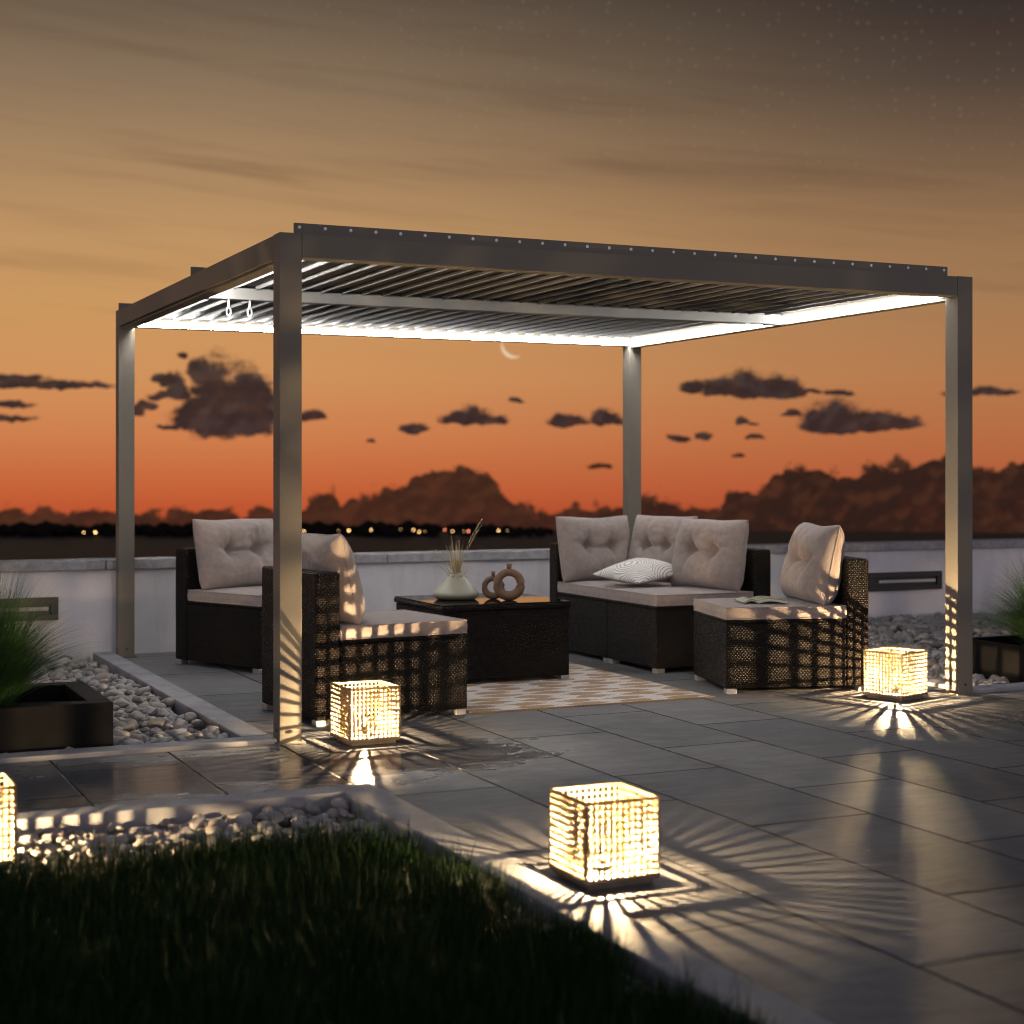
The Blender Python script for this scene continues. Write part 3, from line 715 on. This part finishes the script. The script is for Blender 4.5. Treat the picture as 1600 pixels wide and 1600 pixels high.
def seat_cushion(mod_loc, theta, x0, x1, y0, y1, label):
    Rm = Matrix.Rotation(rad(theta), 3, 'Z'); p = Vector((mod_loc[0], mod_loc[1], 0)) + Rm @ Vector((x0, y0, .409))
    b, rt, rb = soft_slab(x1-x0, y1-y0, .066)
    o = put('seat_cushion', b, M['fabric'], None, False)
    for f in o.data.polygons: f.use_smooth = abs(f.normal.z) > .5
    o.location = p; o.rotation_euler = (0, 0, rad(theta))
    b = bmesh.new(); tube(b, rt, .0042, 6, True); tube(b, [(q[0], q[1], q[2]+.004) for q in rb], .0042, 6, True)
    put('piping', b, M['fabric'], o, True)
    return tag(o, label, 'cushion', 'taupe seat cushions')
def tufted(W, Hh, T, seed, n=64):
    """two-button back cushion; local x width, z height, y thickness, front = -y"""
    b = bmesh.new(); G = {}
    tu = [(-.34, .08), (.34, .08)]
    o = Vector((seed*5.1, seed*2.3, seed))
    for sgn in (-1, 1):
        for i in range(n+1):
            for j in range(n+1):
                u = -1+2*i/n; v = -1+2*j/n
                u = math.copysign(1-(1-abs(u))**1.35, u); v = math.copysign(1-(1-abs(v))**1.35, v)
                x = u*W/2*(1-.040*(1-v*v)-.012*abs(v)**9) ; z = v*Hh/2*(1-.042*(1-u*u)-.012*abs(u)**9)
                z += .010*mnoise.noise(Vector((u*1.3, 0, 0))+o); x += .008*mnoise.noise(Vector((0, v*1.3, 3))+o)
                prof = max(0, (1-abs(u)**4.2))**.5*max(0, (1-abs(v)**3.8))**.5
                lowfat = 1+.16*(-v)
                y = T*prof*lowfat
                if sgn < 0:
                    dip = 0
                    for (a, c) in tu:
                        du, dv = (u-a), (v-c)*Hh/W
                        r2 = du*du+dv*dv
                        dip += .55*math.exp(-r2/.012)+.42*math.exp(-r2/.07)
                        s = 1 if a > 0 else -1
                        # creases: up, down, outward
                        dip += .20*math.exp(-(du+.05*s*(v-c))**2/.0022)*math.exp(-abs(v-c)/.42)*(1 if v > c else .75)
                        if s*du > 0: dip += .22*math.exp(-((v-c)-.25*s*du)**2/.008)*math.exp(-s*du/.30)
                        ang = math.atan2(dv, du)
                        dip += .09*math.cos(ang*7+seed)*math.exp(-math.sqrt(r2)/.12)*min(1, r2/.004)
                    if -.34 < u < .34: dip += .33*math.exp(-((v-.08)+.05*(1-(u/.34)**2))**2/.0035)
                    y *= max(.04, 1-.92*dip)
                y += prof*.006*mnoise.noise(Vector((u*4, v*4, sgn*2))+o) + prof*.003*mnoise.noise(Vector((u*11, v*9, sgn))+o)
                G[sgn, i, j] = b.verts.new((x, sgn*y, z+Hh/2))
    for i in range(n):
        for j in range(n):
            b.faces.new((G[-1, i, j], G[-1, i+1, j], G[-1, i+1, j+1], G[-1, i, j+1])); b.faces.new((G[1, i, j], G[1, i, j+1], G[1, i+1, j+1], G[1, i+1, j]))
    ring = [(i, 0) for i in range(n)] + [(n, j) for j in range(n)] + [(i, n) for i in range(n, 0, -1)] + [(0, j) for j in range(n, 0, -1)]
    pr = [tuple((G[(1,)+r].co+G[(-1,)+r].co)/2) for r in ring]
    bmesh.ops.remove_doubles(b, verts=b.verts, dist=.0004)
    return b, pr[::2]
def back_cushion(x, y, z, theta, lean, W, Hh, T, seed, label, roll=0):
    b, pr = tufted(W, Hh, T, seed)
    o = put('back_cushion', b, M['fabric'], None, True)
    o.location = (x, y, z); o.rotation_euler = (rad(-lean), rad(roll), rad(theta))
    b = bmesh.new(); tube(b, pr, .004, 6, True); put('piping', b, M['fabric'], o, True)
    return tag(o, label, 'cushion', 'taupe tufted back cushions')
def loc2(mod, theta, x, y):
    p = Matrix.Rotation(rad(theta), 3, 'Z') @ Vector((x, y, 0)); return mod[0]+p.x, mod[1]+p.y

A, tA = (1.12, .48), 96
B, tB = (.60, 2.49), 24
E_, tE = (2.868, 1.183), -105
S2, tS = (2.80, 2.137), -90
S1 = (2.80, 2.992)
seat_module(A, tA, .70, label='dark wicker seat behind the lantern by the left front post, seen from its back corner')
seat_module(B, tB, .68, label='dark wicker seat farthest left, against the parapet and turned to the table')
seat_module(E_, tE, .65, label='dark wicker single seat with an open book on its cushion')
seat_module(S2, tS, .637, label='dark wicker right sofa half nearest the camera, with the wide front cushion')
seat_module(S1, tS, .852, corner=True, label='dark wicker corner seat with two raised sides before the back post')
seat_cushion(A, tA, .004, .696, .003, .695, 'taupe seat cushion behind the left front post, in front of the coffee table')
seat_cushion(B, tB, .004, .676, .003, .695, 'taupe seat cushion on the far left wicker seat')
seat_cushion(E_, tE, .004, .646, .003, .695, 'taupe seat cushion with the open book lying on it')
seat_cushion(S2, tS, .003, .634, .003, .695, 'taupe seat cushion on the right sofa half nearest the camera')
seat_cushion(S1, tS, DP+.006, .849, .003, .695, 'taupe seat cushion in the corner of the right sofa, under the patterned pillow')
zc = .474
x, y = loc2(A, tA, .35, .585); back_cushion(x, y, zc, tA, 13, .66, .46, .105, 1, 'taupe back cushion seen from behind over the wicker backrest by the front post')
x, y = loc2(B, tB, .35, .575); back_cushion(x, y, zc, tB, 13, .66, .46, .105, 2, 'taupe tufted back cushion on the far left seat')
x, y = loc2(E_, tE, .33, .57); back_cushion(x, y, zc, tE, 12, .60, .46, .115, 3, 'taupe tufted back cushion on the single right seat, its side lit by the lantern')
x, y = loc2(S1, tS, .225, .275); back_cushion(x, y, zc, 3, 12, .575, .455, .105, 4, 'taupe tufted back cushion facing the camera at the left end of the right sofa')
x, y = loc2(S1, tS, .475, .575); back_cushion(x, y, zc, tS+20, 15, .54, .47, .10, 5, 'taupe tufted back cushion in the corner, between two others')
x, y = loc2(S2, tS, .31, .535); back_cushion(x, y, zc, tS+11, 12, .62, .46, .11, 6, 'taupe tufted back cushion at the open end of the right sofa')

# patterned pillow ---------------------------------------------------------
def pillow():
    b = bmesh.new(); n = 44; G = {}; W = .46
    for sgn in (1, -1):
        for i in range(n+1):
            for j in range(n+1):
                u = -1+2*i/n; v = -1+2*j/n
                x = u*W/2*(1-.10*(1-v*v)); y = v*W/2*(1-.10*(1-u*u))
                prof = (max(0, 1-abs(u)**2.2)*max(0, 1-abs(v)**2.2))**.62
                z = .082*prof + prof*.010*mnoise.noise(Vector((u*2.2, v*2.2, sgn*3)))
                if sgn < 0: z *= .75
                G[sgn, i, j] = b.verts.new((x, y, sgn*z))
    for i in range(n):
        for j in range(n):
            b.faces.new((G[1, i, j], G[1, i+1, j], G[1, i+1, j+1], G[1, i, j+1])); b.faces.new((G[-1, i, j], G[-1, i, j+1], G[-1, i+1, j+1], G[-1, i+1, j]))
    bmesh.ops.remove_doubles(b, verts=b.verts, dist=.0004)
    o = put('throw_pillow', b, M['pillow'], None, True)
    o.matrix_world = Matrix.Translation((3.08, 2.20, .572)) @ Matrix.Rotation(rad(-24), 4, 'Z') @ Matrix.Rotation(rad(9), 4, 'X') @ Matrix.Rotation(rad(-4), 4, 'Y') @ Matrix.Rotation(rad(38), 4, 'Z')
    return tag(o, 'white pillow with fine grey contour lines lying across the right sofa', 'pillow')
pillow()

# open book ---------------------------------------------------------------
def book():
    t = empty('open_book', (2.975, .70, .4885), rad(-20))
    def leaf(name, sgn, w, z0, th, mat, rise, parent):
        b = bmesh.new(); n = 10; dpt = .105
        T, Bt = [], []
        for i in range(n+1):
            f = i/n; x = sgn*w*f; z = z0 + rise*math.sin(math.pi*min(1, f*1.05))*(1-f*.55)
            for L, q in ((T, z+th), (Bt, z)): L.append([b.verts.new((x, y, q)) for y in (-dpt, dpt)])
        for i in range(n):
            for L in (T, Bt): b.faces.new((L[i][0], L[i+1][0], L[i+1][1], L[i][1]))
            for k in (0, 1): b.faces.new((T[i][k], T[i+1][k], Bt[i+1][k], Bt[i][k]))
        for i in (0, n): b.faces.new((T[i][0], T[i][1], Bt[i][1], Bt[i][0]))
        bmesh.ops.recalc_face_normals(b, faces=b.faces)
        return put(name, b, mat, parent, False)
    leaf('pages', -1, .085, .000, .005, M['paper'], .020, t); leaf('pages', 1, .165, .000, .013, M['paper'], .016, t)
    leaf('cover', 1, .170, .0135, .002, M['cover'], .017, t); leaf('cover', -1, .090, .0055, .002, M['cover'], .021, t)
    return tag(t, 'thin open book with a green cover face down on the single seat', 'book')
book()

# coffee table --------------------------------------------------------------
TX0, TX1, TY0, TY1 = 1.378, 2.205, 1.455, 2.246
t = empty('coffee_table', ((TX0+TX1)/2, (TY0+TY1)/2, 0)); a, c = (TX1-TX0)/2, (TY1-TY0)/2
put('body', nbox(-a+.012, a-.012, -c+.012, c-.012, .03, .428, bev=.008), M['wicker'], t, uv=True)
put('rim', nbox(-a, a, -c, c, .4285, .460, bev=.012, seg=3), M['wicker'], t, uv=True)
put('glass_top', nbox(-a+.006, a-.006, -c+.006, c-.006, .4605, .4665, bev=.0015), M['glass'], t)
for (x, y) in ((-a+.014, -c+.014), (a-.066, -c+.014), (-a+.014, c-.066), (a-.066, c-.066)):
    put('foot', nbox(x, x+.052, y, y+.052, .0085, .0295, bev=.003), M['steel'], t)
tag(t, 'dark wicker coffee table with smoked glass top', 'table')
ZG = .4668
b = lathe(bmesh.new(), [(.095, 0), (.118, .004), (.134, .018), (.137, .030), (.130, .045), (.100, .082), (.066, .122), (.042, .147), (.037, .156), (.039, .160), (.034, .160), (.031, .150), (.060, .118), (.120, .045), (.118, .020), (.05, .012)], 64)
o = put('vase', b, M['ceramic'], None, True); o.location = (1.634, 1.858, ZG); tag(o, 'squat cone shaped sage green vase on the coffee table', 'vase')
def dried():
    n = 170
    a = rng.uniform(0, 6.283, n); q = rng.random(n)
    base = np.stack([np.cos(a)*.02*rng.random(n), np.sin(a)*.02*rng.random(n), np.zeros(n)], 1)
    R = .02+.17*q**1.3; h = rng.uniform(.20, .38, n)*(1-.3*q)
    lean = np.stack([np.cos(a)*R, np.sin(a)*R], 1); curl = np.where(q > .5, rng.uniform(.2, .75, n), rng.uniform(0, .2, n))
    h[:5] = (.42, .36, .40, .37, .33); lean[0] = (.155, -.03); lean[1] = (-.02, .03); lean[2] = (.150, -.035); lean[3] = (.135, -.02); lean[4] = (-.13, .06); curl[:4] = .02; curl[4] = .30
    o = blades('dried_grass', base, h, lean, curl, rng.uniform(.0016, .0034, n), M['straw'], 9)
    # feathery heads on the tall stems, joined into the same bunch
    m = 110; tt = rng.uniform(.66, 1.0, m); st = rng.integers(0, 5, m); st[st == 1] = 0
    P = np.stack([base[st, 0]+lean[st, 0]*tt**1.7, base[st, 1]+lean[st, 1]*tt**1.7, h[st]*(tt-curl[st]*tt**3)], 1)
    ln = lean[st]*.12 + rng.normal(0, .008, (m, 2))
    o2 = blades('seed_head', P, rng.uniform(.015, .04, m), ln, rng.uniform(0, .3, m), rng.uniform(.0014, .0028, m), M['straw'], 3, parent=o)
    o.location = (1.634, 1.858, ZG+.05)
    return tag(o, 'bunch of dried straw coloured grasses standing in the sage vase', 'dried grass')
dried()
def ring_vase(x, y, R, r, nk, rz, label):
    t = empty('ring_vase', (x, y, ZG), rz)
    b = bmesh.new(); tube(b, [(R*math.cos(2*math.pi*k/48), 0, R+r+R*math.sin(2*math.pi*k/48)) for k in range(48)], [r*(1+.12*(-math.sin(2*math.pi*k/48))) for k in range(48)], 20, True)
    for v in b.verts: v.co.z = max(v.co.z, 0)
    put('ring', b, M['clay'], t, True)
    b = bmesh.new(); prof = [(nk*.9, 2*R+1.7*r), (nk*.95, 2*R+2.0*r+.010), (nk*1.12, 2*R+2*r+.024), (nk*.9, 2*R+2*r+.024), (nk*.7, 2*R+2*r+.012)]
    put('neck', lathe(b, prof, 24), M['clay'], t, True)
    return tag(t, label, 'vase', 'brown ring vases on the coffee table')
ring_vase(1.885, 1.650, .070, .0255, .016, rad(-20), 'larger brown ring shaped vase standing in front on the coffee table')
ring_vase(1.838, 1.775, .052, .0185, .011, rad(-30), 'smaller brown ring shaped vase half hidden behind the larger ring')

# rug -----------------------------------------------------------------------
b = nbox(0, 1.43, 0, 2.05, 0, .0075, bev=.003); o = put('rug', b, M['rug']); o.location = (1.145, .465, .0006)
tag(o, 'ochre and white woven rug under the coffee table', 'rug')

# ------------------------------------------------------------------ lanterns
def lattice(W, Hh, seed):
    r = random.Random(seed); b = bmesh.new(); nx, nz = 12, 11
    for i in range(nx+1):
        x = -W/2 + W*i/nx + (r.uniform(-.0012, .0012) if 0 < i < nx else 0); w = .0031 if 0 < i < nx else .0045
        box(b, x-w, x+w, -.0022, .0022, 0, Hh)
    for j in range(nz+1):
        z = Hh*j/nz + (r.uniform(-.0012, .0012) if 0 < j < nz else 0); w = .0028 if 0 < j < nz else .005
        box(b, -W/2-.003, W/2+.003, -.0034 if j % 2 else -.0030, .0030 if j % 2 else .0034, max(0, z-w), z+w)
    return b
def lantern(x, y, z, rz, label, bulb='bulb'):
    t = empty('lantern', (x, y, z), rad(rz)); W = .238
    put('foot', nbox(-.108, .108, -.108, .108, 0, .016, bev=.004), M['tan'], t)
    put('base', nbox(-.124, .124, -.124, .124, .0165, .027, bev=.003), M['tan'], t)
    for k in range(4):
        o = put('lattice_panel', lattice(W, .226, k+int(abs(x)*10)), M['rattan'], t)
        a = k*math.pi/2; o.location = (math.sin(a)*.119, -math.cos(a)*.119, .0275); o.rotation_euler = (0, 0, a)
    b = bmesh.new(); bmesh.ops.create_icosphere(b, subdivisions=1, radius=.003, matrix=Matrix.Translation((0, 0, .098)))
    put('bulb', b, M[bulb], t, True)
    b = bmesh.new(); tube(b, [(0, 0, .027), (0, 0, .05), (0, 0, .093)], [.016, .012, .004], 16); put('bulb_holder', b, M['tan'], t, True)
    return tag(t, label, 'lantern', 'glowing woven cube lanterns')
lantern(.205, -2.715, 0, 0, 'glowing cube lantern in the foreground, on the paving beside the lawn kerb')
lantern(.378, -.078, 0, 2, 'glowing cube lantern beside the left front pergola post')
lantern(3.462, .060, 0, 18, 'glowing cube lantern turned corner on, beside the single right seat')
lantern(-1.505, -1.757, 0, 0, 'glowing cube lantern at the left picture edge behind the lawn')
lantern(-1.52, 1.78, 0, 10, 'glowing cube lantern hidden behind the left fountain grass', 'bulb_low')

# ------------------------------------------------------------------ far shore
def far(px, dist, z=None, py=None):
    p = Vector((CX, CY, 0)) + FW*dist + RT*((px-800)/FPX*dist)
    return Vector((p.x, p.y, z if z is not None else CZ-(py-741)/FPX*dist))
bm = bmesh.new(); bmesh.ops.create_circle(bm, cap_ends=True, segments=256, radius=1760)
o = put('sea', bm, M['water'], kind='structure'); o.location = (CX, CY, -60)
bm = bmesh.new()
rr = random.Random(3)
for i in range(620):
    px = rr.uniform(-700, 1010); d_ = rr.uniform(1560, 1690)
    fade = min(1, max(.25, (1015-px)/260))
    r = rr.uniform(3.0, 7.0)*fade
    p = far(px, d_, -60 + r*.6 + (rr.uniform(0, 3.0) if px < 760 else 0)*fade)
    bmesh.ops.create_icosphere(bm, subdivisions=1, radius=r, matrix=Matrix.Translation(p) @ Matrix.Diagonal((rr.uniform(1.0, 2.2), 1, rr.uniform(.7, 1.15), 1)))
for v in bm.verts: v.co += Vector((rr.uniform(-.8, .8), rr.uniform(-.8, .8), rr.uniform(-.8, .8)))
o = put('far_woods', bm, M['shore']); o['kind'] = 'stuff'; o['label'] = 'dark band of woods along the far shore'
em = {'y': mat_emit('far_lamp_amber', (1, .58, .20), 9.0), 'r': mat_emit('far_lamp_red', (1, .25, .12), 6.0), 'd': mat_emit('far_lamp_dim', (1, .55, .22), 3.0)}
for px, py, k, r in ((131, 832, 'y', .9), (149, 832, 'y', 1.4), (475, 830, 'y', 1.0), (529, 829, 'd', .9), (545, 829, 'y', 1.3), (580, 828, 'y', 1.0), (626, 827, 'd', .9), (646, 828, 'y', 1.0),
                     (655, 831, 'y', 1.1), (664, 830, 'd', .9), (695, 828, 'r', 1.0), (707, 830, 'y', .9), (725, 830, 'd', .9), (732, 830, 'r', 1.2), (779, 829, 'y', 1.1), (793, 829, 'd', .9)):
    b = bmesh.new(); bmesh.ops.create_icosphere(b, subdivisions=2, radius=r*(.62 if k != 'd' else .5))
    o = put('shore_lamp', b, em[k], None, True); o.location = far(px, 1540, py=py)
    tag(o, {'y': 'small bright amber lamp on the dark far shore', 'r': 'small reddish lamp on the dark far shore', 'd': 'small faint amber lamp on the dark far shore'}[k], 'lamp', 'lamps along the far shore')
# crescent moon: a thick sickle, facing the terrace
def moon():
    D_ = 6000.0; R = 19/FPX*D_; b = bmesh.new(); n = 28
    rows = []
    for i in range(n+1):
        a = rad(-205 + 150*i/n)
        o_ = Vector((R*math.cos(a), 0, R*math.sin(a)))
        f = math.sin(math.pi*i/n)
        in_ = o_*(1-.30*f**.8)
        m1 = (o_+in_)/2
        rows.append([b.verts.new(o_), b.verts.new(m1+Vector((0, -4*f-.3, 0))), b.verts.new(in_), b.verts.new(m1+Vector((0, 4*f+.3, 0)))])
    for A_, B_ in zip(rows, rows[1:]):
        for k in range(4): b.faces.new((A_[k], A_[(k+1) % 4], B_[(k+1) % 4], B_[k]))
    o = put('moon', b, mat_emit('moonlight', (1, .78, .52), .78), None, True)
    o.location = far(802, D_, py=541); o.rotation_euler = (0, 0, -yaw)
    return tag(o, 'pale crescent moon just below the pergola roof', 'moon')
moon()

# ------------------------------------------------------------------ render settings
scene.view_settings.view_transform = 'Standard'; scene.view_settings.look = 'None'
scene.view_settings.exposure = 0; scene.view_settings.gamma = 1; scene.view_settings.use_curve_mapping = False
cy = scene.cycles
cy.use_denoising = True; cy.filter_width = 1.1
try: cy.denoiser = 'OPENIMAGEDENOISE'
except Exception: pass
cy.max_bounces = 8; cy.diffuse_bounces = 4; cy.glossy_bounces = 3; cy.transmission_bounces = 2
cy.sample_clamp_indirect = 4.0; cy.caustics_reflective = False; cy.caustics_refractive = False
